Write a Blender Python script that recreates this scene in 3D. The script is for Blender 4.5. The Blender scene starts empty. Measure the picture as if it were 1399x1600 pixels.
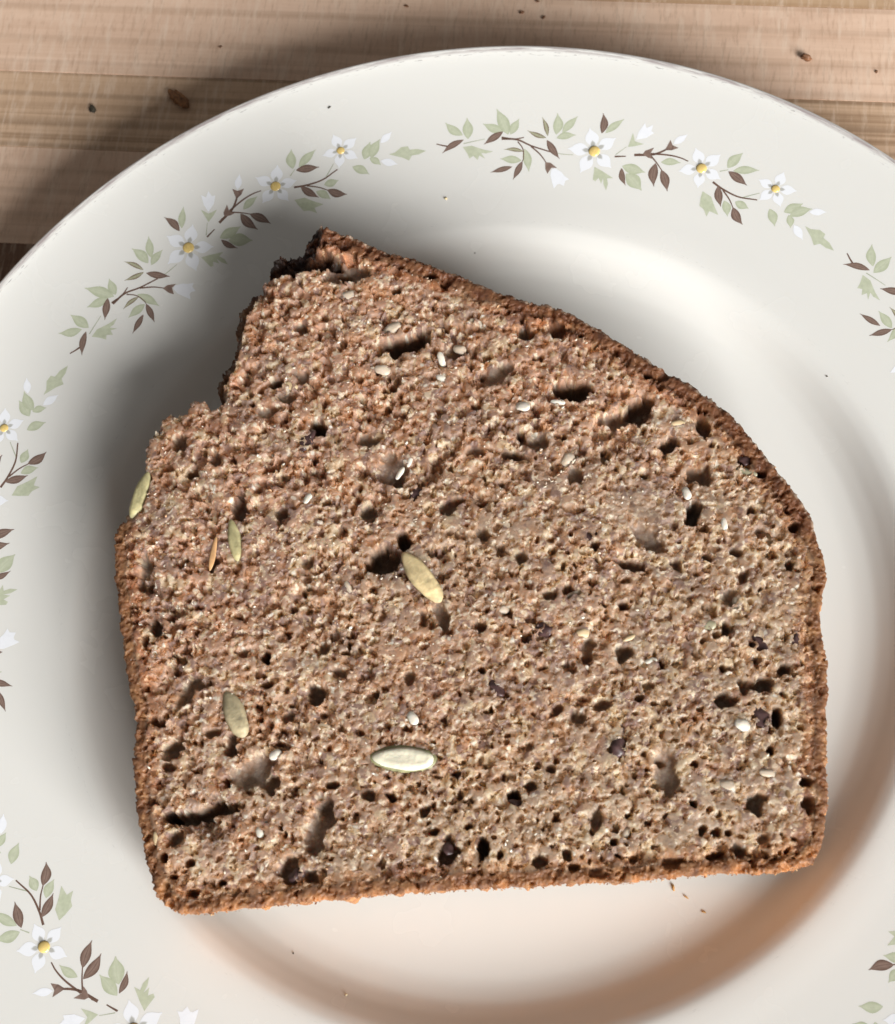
import bpy, bmesh, math, random
import numpy as np
from mathutils import Matrix, Vector

S = 0.001            # everything below is laid out in millimetres
CAM_LOC = (53.76727, -98.4603, 350.30153)
CAM_X = (0.94774, 0.30712, -0.08636)
CAM_Y = (-0.25815, 0.8973, 0.35806)
CAM_Z = (0.18746, -0.31706, 0.9297)
# ------------------------------------------------------------------ camera
sc = bpy.context.scene
col = sc.collection
cam_d = bpy.data.cameras.new('camera')
cam = bpy.data.objects.new('camera', cam_d); col.objects.link(cam)
cam.matrix_world = Matrix(((CAM_X[0], CAM_Y[0], CAM_Z[0], CAM_LOC[0]*S), (CAM_X[1], CAM_Y[1], CAM_Z[1], CAM_LOC[1]*S),
                           (CAM_X[2], CAM_Y[2], CAM_Z[2], CAM_LOC[2]*S), (0, 0, 0, 1)))
cam_d.sensor_fit = 'HORIZONTAL'; cam_d.sensor_width = 36.0
cam_d.lens = 36.0*2700/1399
cam_d.clip_start = 0.01; cam_d.clip_end = 20
cam_d.dof.use_dof = True; cam_d.dof.focus_distance = 0.352; cam_d.dof.aperture_fstop = 36
sc.camera = cam
# ------------------------------------------------------------------ light
world = bpy.data.worlds.new('World'); sc.world = world; world.use_nodes = True
bg = world.node_tree.nodes['Background']
bg.inputs[0].default_value = (1.0, 0.95, 0.90, 1); bg.inputs[1].default_value = 0.145
LAZ, LEL, LD = math.radians(-39), math.radians(25), 2.6
ld = bpy.data.lights.new('window_light', 'AREA'); ld.shape = 'RECTANGLE'; ld.size = 1.5; ld.size_y = 1.35
ld.energy = 165.0; ld.color = (1.0, 0.99, 0.972)
lo = bpy.data.objects.new('window_light', ld); col.objects.link(lo)
lv = Vector((math.cos(LEL)*math.cos(LAZ), math.cos(LEL)*math.sin(LAZ), math.sin(LEL)))
lo.location = lv*LD
lo.rotation_euler = lv.to_track_quat('Z', 'Y').to_euler()
sc.view_settings.view_transform = 'Standard'; sc.view_settings.look = 'None'
sc.view_settings.exposure = 0.0; sc.view_settings.gamma = 1.0
sc.render.engine = 'CYCLES'
sc.cycles.use_denoising = True
sc.cycles.max_bounces = 8; sc.cycles.diffuse_bounces = 7; sc.cycles.glossy_bounces = 3
# ---- measured layout, millimetres
OUTLINE = [(-50.05, 63.31),(-45.38, 63.07),(-39.31, 61.97),(-30.6, 61.34),(-21.97, 60.71),(-13.2, 59.38),(-4.68, 58.63),(3.22, 58.78),(10.88, 56.78),(18.29, 54.46),(25.69, 51.88),(32.15, 50.1),(37.33, 47.99),(43.36, 45.0),(48.18, 41.42),(52.26, 38.1),(56.23, 35.07),(59.51, 32.15),(62.46, 29.45),(64.47, 25.39),(66.81, 22.02),(68.35, 17.76),(68.38, 15.1),(68.86, 10.6),(70.52, 5.83),(72.21, 2.43),(73.79, -3.55),(74.73, -8.37),(76.1, -13.01),(77.01, -17.75),(78.48, -22.26),(79.31, -28.14),(79.35, -31.18),(79.16, -34.26),(77.98, -36.2),(74.66, -38.08),(70.41, -40.01),(65.98, -41.27),(60.59, -43.44),(55.16, -45.5),(49.78, -47.78),(42.15, -50.65),(34.46, -53.42),(26.79, -56.31),(19.06, -59.09),(11.39, -62.09),(3.71, -65.11),(-5.05, -68.7),(-12.69, -71.95),(-20.31, -75.3),(-25.74, -77.74),(-28.58, -78.63),(-31.61, -78.37),(-34.22, -77.24),(-36.12, -74.66),(-38.55, -71.72),(-40.88, -67.73),(-43.58, -63.81),(-45.57, -59.37),(-47.83, -54.95),(-49.27, -50.24),(-50.85, -45.52),(-52.84, -43.5),(-54.83, -40.14),(-56.71, -36.73),(-59.08, -32.08),(-61.0, -28.59),(-62.81, -25.05),(-64.88, -21.55),(-66.1, -17.76),(-68.08, -13.46),(-67.58, -10.5),(-66.83, -7.45),(-66.83, -3.19),(-67.58, 2.33),(-69.09, 6.95),(-69.1, 11.32),(-67.07, 14.12),(-63.52, 15.15),(-63.26, 18.18),(-61.22, 19.51),(-58.08, 17.48),(-59.02, 21.28),(-60.89, 24.02),(-61.12, 27.72),(-59.79, 30.67),(-60.43, 34.74),(-61.96, 38.89),(-61.42, 42.13),(-60.1, 45.61),(-58.24, 49.25),(-59.25, 53.66),(-57.66, 55.69),(-53.82, 57.1),(-53.51, 60.35),(-52.71, 63.43)]
EAR = [(-59.34, 47.59),(-61.38, 54.84),(-54.79, 58.29),(-55.13, 65.02),(-52.49, 65.77),(-50.33, 62.09),(-49.92, 58.42),(-46.64, 58.1),(-43.14, 57.53),(-43.86, 55.45),(-48.22, 53.57),(-54.35, 50.57)]
SHELF = [(-59.38, 17.98),(-62.53, 24.5),(-61.47, 29.31),(-62.22, 35.16),(-64.26, 40.7),(-61.25, 46.21),(-58.35, 50.14),(-58.39, 45.48),(-59.35, 39.05),(-58.23, 33.27),(-57.52, 27.45),(-58.57, 23.41),(-57.07, 20.13)]
SMOOTH = [(30.1, 22.04, 7.6, 5.86, -0.45),(30.43, 41.93, 4.46, 2.74, 0.47),(25.64, -15.64, 4.24, 2.49, -0.06),(-25.88, 38.69, 3.93, 2.85, 0.28),(-14.53, 57.02, 5.35, 2.6, -0.01),(-43.73, 14.4, 3.9, 3.46, 0.29),(58.24, -34.69, 4.08, 2.34, 0.3)]
PITS = [(-25.75, 42.46, 5.25, 1.87, 0.57, 7),(9.58, 41.92, 3.74, 2.09, 0.09, 7),(-5.04, 42.07, 4.05, 1.55, 0.7, 2.6),(24.26, 41.85, 3.01, 2.59, 1.36, 6),(19.65, 38.05, 2.8, 1.24, 0.1, 4),(37.58, 42.16, 1.51, 2.47, 0.29, 5),(32.0, 36.24, 2.16, 1.49, 0.47, 5),(39.34, 31.76, 2.06, 1.83, 0.84, 4.5),(40.36, 23.7, 1.36, 2.78, 0.1, 5.5),(31.54, 10.1, 2.59, 1.56, -0.08, 4.5),(-2.48, 51.43, 1.73, 1.41, 0.85, 5),(3.45, 54.34, 1.69, 1.87, 0.28, 4.5),(-19.14, 15.19, 3.08, 3.54, 0.29, 3),(-14.52, -3.42, 3.32, 2.84, -0.07, 7),(-11.99, 1.74, 1.42, 1.68, -0.25, 7),(-36.77, 20.07, 2.27, 1.23, -0.08, 6),(-20.87, 5.5, 1.53, 1.74, 0.29, 4),(-46.24, -0.63, 1.29, 2.57, 0.29, 5),(-41.06, -50.3, 2.39, 1.53, 1.02, 4.5),(-31.29, -46.27, 1.24, 2.67, 0.04, 5),(-42.32, -38.97, 3.64, 1.55, 1.07, 3.2),(-25.15, -49.88, 4.3, 2.49, 0.87, 3),(-32.03, -60.35, 6.49, 1.33, 0.47, 6),(-37.38, -62.64, 1.22, 1.08, 0.3, 8),(-9.8, -55.83, 2.06, 5.39, -0.01, 3.5),(-9.41, -52.59, 1.34, 1.77, -0.04, 4.5),(-12.54, -65.32, 1.81, 2.31, -0.04, 5),(-8.02, -64.89, 1.31, 1.17, 0.3, 4),(14.69, -53.15, 1.66, 2.1, 0.3, 5),(20.79, -50.88, 1.06, 1.99, 0.13, 6),(23.34, -39.94, 1.43, 1.43, 0.3, 6),(49.24, -27.56, 2.25, 4.51, 0.44, 2.6),(47.24, -25.67, 1.07, 1.08, 0.3, 4.5),(66.66, -27.77, 1.28, 2.12, 0.3, 5),(56.16, -10.86, 2.28, 1.34, 0.47, 4.5),(61.66, -5.96, 1.77, 1.87, -0.25, 5),(58.76, -7.62, 1.31, 1.48, 0.3, 4),(66.08, -11.27, 1.07, 2.19, 0.3, 6),(66.44, -17.49, 0.71, 1.08, 0.3, 5),(35.27, -7.48, 2.06, 1.51, 0.29, 4),(64.89, -1.74, 1.31, 0.87, 0.3, 5),(52.38, 2.97, 0.85, 1.39, 0.29, 5),(66.09, -37.13, 1.62, 1.51, 0.3, 4.5),(61.81, -39.07, 1.87, 0.69, 0.56, 5),(74.29, -21.32, 1.17, 1.07, 0.3, 4.5),(75.32, -25.46, 1.39, 1.41, 0.3, 4.5),(54.51, -43.16, 1.97, 1.27, 0.3, 3.5),(33.68, 16.2, 3.77, 1.68, -0.44, 2.2),(-30.44, -28.08, 0.87, 1.65, 0.29, 7),(-18.42, -32.33, 1.62, 1.6, -0.05, 5),(-53.5, -29.04, 1.12, 2.09, 0.47, 5),(-59.71, -17.92, 1.02, 2.93, 0.38, 3.5),(30.64, -21.87, 1.56, 1.35, 0.3, 3.5),(6.95, 29.3, 1.91, 1.65, 0.29, 3),(3.47, 25.42, 2.31, 0.95, 0.01, 4.5),(-15.22, 44.01, 2.61, 1.72, 0.47, 3),(-48.25, 26.99, 1.44, 0.86, 0.47, 6),(-17.73, 14.19, 1.28, 2.72, 0.29, 4),(-25.91, 20.36, 2.2, 1.52, 0.29, 3),(-4.28, 24.57, 1.41, 1.1, 0.29, 3),(16.21, 24.92, 1.26, 1.89, 0.29, 3),(34.55, -18.1, 1.44, 1.11, 0.3, 3),(26.26, -21.93, 1.09, 0.98, 0.3, 3),(-6.06, 11.3, 1.9, 1.21, 0.66, 3.5),(2.21, 8.19, 1.65, 1.18, -0.08, 4),(10.97, 5.31, 1.0, 1.44, 0.29, 3),(21.17, 1.57, 1.11, 1.42, 0.29, 3.5),(32.66, 1.67, 1.1, 1.02, 0.29, 4),(23.93, 11.92, 1.12, 0.92, 0.29, 4.5),(-24.81, 58.67, 1.07, 0.74, 0.28, 6),(-41.76, 54.59, 4.68, 1.94, 0.38, 3),(-42.16, 53.7, 1.21, 1.04, 0.28, 7),(-30.84, 53.56, 0.93, 0.66, 0.28, 5),(23.65, 49.67, 0.77, 0.7, 0.28, 5),(27.28, 50.0, 1.28, 1.12, 0.28, 4.5),(47.23, 37.61, 1.12, 1.35, 0.29, 4.5),(51.07, 35.23, 1.0, 0.94, 0.29, 4.5),(51.12, 27.59, 0.99, 0.93, 0.29, 4),(59.77, 26.04, 0.86, 1.31, 0.29, 4.5),(60.93, 18.9, 0.98, 1.04, 0.29, 4),(51.08, 1.26, 0.97, 0.76, 0.29, 3),(50.32, 18.44, 1.1, 0.91, 0.29, 3.5),(53.39, 13.95, 0.98, 1.29, 0.29, 3),(51.45, 9.34, 1.34, 1.28, 0.29, 2.5),(45.36, 15.6, 0.86, 0.91, 0.29, 4),(40.4, 12.75, 1.11, 0.91, 0.29, 3.5),(28.52, -8.21, 1.22, 1.51, 0.29, 3),(-9.83, -47.69, 1.21, 0.84, 0.3, 3.5),(-2.91, -47.44, 1.57, 1.07, 0.13, 4),(1.3, -46.76, 1.33, 0.59, -0.22, 5),(-20.83, -51.09, 1.48, 2.02, -0.21, 3.5),(-35.23, -66.22, 1.11, 1.52, -0.03, 3.5),(-35.69, -70.09, 0.84, 1.18, 0.3, 5),(-30.67, -69.76, 1.06, 0.72, 0.65, 4),(-23.71, -71.26, 0.96, 0.58, 0.3, 5),(-28.23, -74.51, 1.2, 0.82, 0.3, 4),(-32.7, -72.85, 0.84, 0.59, 0.3, 4),(-28.5, -33.44, 1.24, 0.88, 0.3, 4),(-35.32, -45.31, 1.81, 0.88, 0.66, 3),(-40.56, -54.0, 1.23, 0.86, 0.3, 3.5),(-45.43, -46.47, 0.87, 0.87, 0.3, 4),(-54.38, -32.0, 0.76, 1.03, 0.29, 4),(-58.76, -21.77, 0.77, 0.92, 0.29, 4),(-37.4, 0.59, 1.15, 0.94, 0.29, 4),(-28.94, -8.02, 1.52, 1.19, 0.29, 3),(-47.21, -13.49, 0.89, 1.99, 0.29, 4),(-57.57, 3.13, 1.43, 0.96, 0.29, 4),(-62.54, 8.87, 1.31, 1.81, 0.29, 3.5),(-54.41, 7.65, 1.04, 2.07, 0.29, 3),(-47.35, 20.62, 2.59, 1.0, 0.57, 3),(-44.53, 24.38, 1.97, 1.41, 0.28, 3),(-43.43, 29.13, 1.71, 1.42, 0.28, 3),(-47.28, 40.01, 1.6, 1.16, 0.28, 3.5),(16.65, -47.61, 0.95, 0.83, 0.3, 4),(7.96, -47.83, 0.96, 1.07, 0.3, 3.5),(11.34, -50.5, 0.83, 0.71, 0.3, 4),(23.88, -50.9, 0.71, 0.7, 0.3, 4),(31.52, -49.73, 1.29, 1.16, 0.3, 4),(35.66, -47.22, 0.94, 1.05, 0.3, 4),(37.44, -49.1, 1.29, 0.81, 0.3, 4),(41.6, -48.77, 1.52, 0.81, 0.3, 4),(32.13, -41.57, 0.83, 0.83, 0.3, 4),(39.45, -39.29, 0.94, 2.01, 0.13, 3),(43.39, -42.37, 0.82, 0.7, 0.3, 4.5),(55.49, -31.23, 0.7, 0.59, 0.3, 5),(58.39, -35.26, 0.93, 0.82, 0.3, 4),(60.77, -35.13, 0.93, 0.93, 0.3, 3.5),(62.99, -34.44, 0.7, 0.82, 0.3, 4),(58.99, -44.18, 1.27, 0.57, 0.3, 3),(69.38, -33.67, 1.39, 1.05, 0.3, 3),(13.71, -42.3, 0.96, 0.96, 0.3, 3.5),(28.26, -32.78, 0.95, 0.84, 0.3, 3.5),(25.71, -36.71, 1.07, 0.84, 0.3, 4),(40.54, -14.98, 0.84, 0.74, 0.3, 4),(-0.41, -10.31, 1.36, 3.08, 0.57, 3.5),(-3.77, -12.0, 0.74, 1.41, 0.29, 4),(-20.36, -23.03, 1.37, 1.27, 0.29, 3.5),(-34.84, -28.75, 1.12, 1.02, 0.29, 3),(-22.26, -38.07, 1.23, 1.36, 0.3, 3.5),(-15.73, -26.92, 1.36, 1.01, 0.3, 3),(-2.37, -24.17, 1.35, 1.38, 0.3, 3),(7.47, -10.6, 1.11, 0.89, 0.29, 3.5),(18.58, -0.55, 1.48, 1.03, 0.29, 3),(21.61, 39.06, 4.2, 1.24, 0.13, 4)]
PUMPKIN = [(-11.48, -0.59, -1.32, -7.89, 4.34, 'pale_yellow'),(-4.78, -40.8, 7.43, -37.68, 5.0, 'cut'),(-35.63, -36.67, -28.9, -44.24, 4.21, 'khaki'),(-46.79, -3.61, -42.26, -11.45, 2.63, 'green'),(-66.68, 1.44, -66.31, -9.14, 2.89, 'green'),(-48.18, -7.95, -46.9, -15.05, 1.18, 'orange')]
SEEDS = [(1.87, 35.89, 1.68, 1.25, 0.1, 'white'),(60.18, -14.48, 1.76, 1.35, -0.06, 'white'),(-22.15, -45.64, 1.44, 1.12, 0.83, 'white'),(0.63, -31.32, 1.61, 1.09, -0.74, 'white'),(38.12, 27.2, 1.58, 1.01, -0.98, 'white'),(46.79, 23.13, 1.44, 0.75, -1.15, 'white'),(-15.77, 37.18, 1.35, 0.82, -0.27, 'white'),(-28.1, 35.81, 1.85, 1.27, 0.09, 'pale'),(53.27, 8.15, 1.77, 0.98, -1.15, 'pale'),(40.66, -7.41, 1.34, 0.74, 0.56, 'white'),(10.54, -5.93, 1.61, 1.02, 0.66, 'pale'),(22.92, 1.29, 1.74, 0.7, 0.66, 'pale'),(-33.31, 4.76, 1.44, 0.8, 1.4, 'white'),(60.32, -26.14, 1.74, 1.08, -0.06, 'pale'),(66.95, -21.85, 1.86, 0.96, 0.12, 'pale'),(56.08, 22.61, 1.93, 0.69, -1.07, 'brown'),(49.47, 2.62, 1.33, 1.14, 0.29, 'green'),(-5.64, -46.52, 1.7, 0.72, -0.9, 'brown'),(44.99, -40.28, 1.54, 0.75, 1.33, 'pale'),(-17.15, -65.9, 1.39, 0.61, 1.19, 'pale'),(35.49, -4.25, 1.6, 0.62, 0.74, 'tan'),(26.69, -5.86, 1.47, 1.14, 0.29, 'tan'),(8.37, 38.8, 1.67, 0.7, 0.19, 'white'),(-14.3, 44.58, 1.6, 1.12, -0.09, 'pale'),(27.54, 1.74, 1.47, 0.71, 0.2, 'brown'),(14.41, -26.58, 1.45, 0.74, 0.3, 'brown'),(-40.07, 49.69, 2.0, 1.47, 0.28, 'pale'),(-29.17, 45.23, 2.24, 1.45, 0.67, 'pale'),(13.83, 27.62, 1.7, 1.46, 1.02, 'pale'),(-12.78, 51.46, 1.73, 0.72, -0.0, 'pale'),(-20.08, -60.27, 1.21, 0.83, -0.88, 'white'),(-17.41, 15.27, 1.72, 0.66, 1.39, 'white'),(-16.34, 18.15, 1.35, 0.59, 1.56, 'white'),(-19.45, -10.37, 1.7, 0.75, -0.74, 'pale'),(-52.87, 1.66, 1.11, 0.51, -0.73, 'pale'),(47.88, 35.12, 2.86, 0.81, -0.09, 'green'),(-17.08, 41.24, 1.85, 0.92, -0.94, 'white'),(46.27, -30.98, 0.59, 0.48, 0.3, 'pale'),(62.36, 3.36, 0.6, 0.63, 0.29, 'tan'),(71.18, -24.27, 1.51, 0.54, -0.97, 'brown'),(-38.36, -67.2, 1.44, 0.6, -1.11, 'tan'),(-44.85, 27.24, 1.65, 1.09, -0.26, 'tan'),(32.62, 41.14, 1.52, 0.83, 0.29, 'tan')]
RAISINS = [(-37.67, 16.76, 2.68, 1.22, 1.4),(19.32, -7.29, 1.85, 1.26, -0.25),(14.14, -21.23, 1.98, 0.98, -0.58),(59.23, 2.02, 2.44, 1.61, -0.8),(63.19, -11.91, 2.38, 1.33, -0.89),(39.07, -25.15, 2.06, 1.67, -1.29),(22.94, 13.55, 2.49, 0.79, 0.38),(-13.15, 11.73, 1.95, 1.06, 1.21),(-10.94, -65.56, 1.74, 1.08, 1.01),(47.27, 37.48, 1.26, 0.94, -0.28),(17.64, -10.19, 1.27, 0.86, -1.28),(65.81, 4.41, 1.38, 0.72, -1.33),(14.51, -52.59, 1.29, 0.95, -1.08),(23.92, -41.01, 1.54, 0.83, 0.13)]
LEAVES = [('brown', -29.23, 1.26, -34.35, -1.45, 1.4, 0.0),('brown', -20.37, 2.82, -24.73, -0.16, 1.57, 0.0),('brown', -10.45, 0.98, -7.1, -3.47, 1.57, 0.0),('brown', -17.96, -5.92, -23.21, -7.15, 1.22, 0.0),('brown', -15.63, -4.54, -17.73, -9.1, 1.4, 0.0),('brown', 1.32, 4.09, 0.71, 9.14, 1.57, 0.0),('brown', 7.62, -3.36, 9.67, -7.32, 1.33, 0.0),('olive', -10.67, 1.51, -14.98, 3.22, 1.05, 0.0),('olive', -10.39, 2.0, -11.96, 6.65, 0.98, 0.0),('olive', -15.52, -2.1, -20.1, -1.55, 0.91, 0.0),('green', -29.4, 2.38, -32.9, 6.09, 1.68, 0.0),('green', -28.23, 1.4, -28.11, 6.67, 1.92, 0.0),('green', -20.21, 2.89, -24.79, 5.07, 1.75, 0.0),('green', -19.21, 2.08, -21.73, 8.6, 2.1, 0.0),('green', -18.72, 2.08, -16.87, 5.99, 1.57, 0.0),('green', -8.56, 2.51, -8.8, 7.83, 1.82, 0.0),('green', -7.26, 3.07, -4.38, 7.51, 1.47, 0.0),('green', -8.39, 1.69, -4.13, 2.77, 1.47, 0.0),('green', -15.89, -4.37, -20.9, -3.83, 1.57, 0.0),('green', -15.33, -1.44, -14.01, -7.13, 1.68, 0.0),('green', 2.08, 4.34, 5.38, 8.49, 1.33, 0.0),('brown', 14.73, -0.25, 16.13, -5.83, 2.06, 0.0),('brown', 16.49, -1.43, 19.54, -6.03, 1.92, 0.0),('brown', 30.29, 3.56, 35.36, 2.14, 1.83, 0.0),('brown', 29.78, -0.66, 32.59, -4.92, 1.74, 0.0),('brown', 35.16, -3.79, 39.25, -6.52, 1.92, 0.0),('green', 15.79, 0.31, 20.03, 1.47, 1.46, 0.0),('green', 7.62, -2.85, 13.19, -3.15, 2.06, 0.0),('green', 8.99, -4.47, 13.71, -7.59, 2.65, 0.0),('green', 29.77, 4.19, 31.28, 8.87, 1.83, 0.0),('green', 31.17, 4.08, 36.08, 6.6, 1.6, 0.0),('green', 32.64, -3.19, 35.07, -6.33, 1.65, 0.0),('green', 34.94, -2.34, 38.45, -2.51, 1.6, 0.0),('green', 42.46, -0.24, 45.66, -3.29, 1.74, 0.0),('green', 45.52, 0.71, 47.82, 4.58, 1.92, 0.0),('green', 47.07, 0.62, 50.1, 4.63, 1.92, 0.0),('green', 46.77, 0.7, 48.79, -1.71, 1.37, 0.0),('white', 16.93, 5.36, 19.08, 8.54, 1.46, 0.0),('white', 50.0, 3.72, 52.91, 5.81, 1.55, 0.0),('white', 49.07, -0.69, 52.68, -2.5, 1.74, 0.0)]
POLYS = [('green', [(-29.49, -0.54),(-27.47, -0.35),(-24.82, -1.51),(-22.56, -2.08),(-24.22, -2.52),(-25.34, -2.32),(-24.44, -3.82),(-25.76, -2.91),(-26.24, -4.02),(-27.16, -2.93),(-28.11, -3.55),(-28.5, -2.35)]),('green', [(1.4, -4.26),(3.3, -4.92),(6.34, -6.15),(4.94, -6.51),(5.53, -7.79),(5.45, -9.38),(4.43, -8.0),(4.06, -6.53),(3.89, -8.03),(2.96, -6.74),(2.37, -7.72),(1.69, -7.4)]),('green', [(27.18, -3.1),(29.56, -3.57),(31.11, -5.18),(33.1, -6.85),(30.76, -6.87),(30.77, -8.3),(29.33, -6.98),(28.05, -6.6),(27.46, -4.71)]),('green', [(51.17, 0.48),(52.6, 0.61),(54.24, 1.6),(55.75, 1.5),(56.02, 0.56),(57.72, 0.46),(59.64, -0.38),(57.9, -0.97),(56.29, -0.95),(55.45, -2.06),(53.97, -0.99)]),('green', [(7.65, 2.0),(7.87, 5.6),(8.79, 3.73),(10.83, 3.53),(9.22, 2.62)]),('white', [(-8.58, -6.15),(-7.75, -5.79),(-6.04, -6.63),(-5.2, -7.45),(-3.94, -8.14),(-4.83, -8.6),(-4.96, -9.92),(-6.05, -9.53),(-6.64, -9.7),(-7.31, -10.81),(-7.96, -9.35),(-8.63, -7.6)]),('white', [(8.93, 4.15),(8.98, 6.21),(9.72, 8.61),(10.31, 7.49),(11.46, 8.6),(11.53, 7.04),(12.2, 6.75),(10.89, 5.11)]),('brown', [(-10.28, -4.47),(-8.96, -4.55),(-7.28, -5.67),(-8.62, -5.79),(-9.38, -7.3),(-10.0, -6.26)]),('brown', [(11.31, 1.12),(11.57, 2.02),(13.23, 3.32),(12.87, 1.65),(13.58, 0.53),(12.58, 0.59)]),('brown', [(15.65, 3.36),(16.03, 6.15),(16.81, 5.07),(18.28, 4.83),(17.1, 3.83)])]
STEMS = [('b', 0.31, [(-20.67, 1.37),(-17.86, 0.95),(-15.64, 1.38)]),('b', 0.38, [(-20.66, 1.0),(-17.19, 0.81),(-13.78, -0.66),(-9.46, -1.86)]),('b', 0.21, [(-17.0, 0.34),(-15.73, -1.45),(-15.42, -3.63),(-15.69, -4.72)]),('b', 0.28, [(-13.94, -0.74),(-11.57, -2.73),(-9.99, -4.63)]),('b', 0.31, [(-32.64, -0.09),(-33.95, 0.33),(-35.39, 0.94)]),('b', 0.31, [(5.37, -0.93),(7.82, -0.32)]),('b', 0.31, [(9.55, 0.43),(10.72, 1.03)]),('g', 0.17, [(-29.28, 0.28),(-24.45, 1.1)]),('g', 0.17, [(-9.46, -1.86),(-6.88, -2.17),(-4.0, -2.1)]),('g', 0.14, [(5.48, -0.43),(7.37, 2.02)]),('b', 0.46, [(9.53, 0.42),(13.26, 1.52),(15.22, 2.94),(16.86, 4.94)]),('b', 0.32, [(12.99, 1.68),(16.91, 2.49),(19.49, 2.67),(21.35, 2.45)]),('b', 0.27, [(13.16, 1.15),(14.9, -0.1),(16.62, -1.54)]),('b', 0.37, [(28.3, -0.19),(31.05, -0.85),(34.95, -1.03),(39.03, 0.23)]),('b', 0.27, [(31.16, -1.05),(33.57, -2.49),(35.21, -3.87)]),('g', 0.18, [(35.81, -0.86),(38.63, 1.91)]),('g', 0.18, [(28.61, 2.79),(30.14, 3.89)])]
FLOWERS = [((0.53, -0.49), 1.5, [(-1.43, 4.99),(4.6, 3.51),(5.22, -3.88),(-1.7, -6.17),(-5.5, -0.56)]),((24.66, 1.92), 1.37, [(21.72, 6.08),(27.18, 6.53),(29.52, 1.06),(25.75, -2.78),(20.22, -0.44)]),((41.03, 4.51), 1.05, [(40.63, 8.91),(45.12, 6.38),(44.13, 1.36),(39.39, 0.43),(36.89, 4.73)])]
PROF = [(0, 5.0),(40, 5.0),(66, 5.1),(74, 5.4),(78.5, 6.3),(81.5, 8.0),(84, 10.2),(86.2, 12.0),(88.6, 13.1),(92, 13.6),(98, 14.1),(108, 15.0),(118, 16.0),(126, 16.95),(130.5, 17.65),(132.2, 18.05)]
SL_O = (-5.0, 0.0, 14.00547)
SL_X = (0.99955, 0.0, -0.02985)
SL_Y = (0.00059, 0.9998, 0.01986)
SL_N = (0.02985, -0.01987, 0.99936)
rng = np.random.default_rng(7)
rnd = random.Random(3)

# ------------------------------------------------------------------ helpers
def tag(o, label=None, cat=None, group=None, kind=None):
    if label: o['label'] = label
    if cat: o['category'] = cat
    if group: o['group'] = group
    if kind: o['kind'] = kind
    return o

def empty(name, parent=None):
    o = bpy.data.objects.new(name, None); o.empty_display_size = 0.01; col.objects.link(o)
    if parent: o.parent = parent
    return o

def link(name, me, mats, parent=None, smooth=True):
    if not isinstance(mats, (list, tuple)): mats = [mats]
    for m in mats:
        if len(me.materials) < len(mats): me.materials.append(m)
    if smooth:
        me.polygons.foreach_set('use_smooth', np.ones(len(me.polygons), dtype=bool))
    o = bpy.data.objects.new(name, me); col.objects.link(o)
    if parent: o.parent = parent
    return o

def np_mesh(name, V, Q, colr=None, size=4):
    """fast mesh from arrays: V in mm, Q (n,size) indices"""
    me = bpy.data.meshes.new(name)
    me.vertices.add(len(V)); me.vertices.foreach_set('co', (np.asarray(V, np.float32)*S).ravel())
    Q = np.asarray(Q, np.int32)
    me.loops.add(Q.size); me.loops.foreach_set('vertex_index', Q.ravel())
    me.polygons.add(len(Q)); me.polygons.foreach_set('loop_start', np.arange(0, Q.size, size, dtype=np.int32))
    me.update(calc_edges=True)
    if colr is not None:
        a = me.color_attributes.new('Col', 'FLOAT_COLOR', 'POINT')
        a.data.foreach_set('color', np.c_[colr, np.ones(len(colr))].astype(np.float32).ravel())
    return me

def py_mesh(name, V, F, mi=None, uv=None):
    me = bpy.data.meshes.new(name)
    me.from_pydata([(x*S, y*S, z*S) for x, y, z in V], [], F)
    if mi: me.polygons.foreach_set('material_index', mi)
    if uv:
        l = me.uv_layers.new(name='UV')
        for lp in me.loops: l.data[lp.index].uv = uv[lp.vertex_index]
    me.update()
    return me

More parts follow.
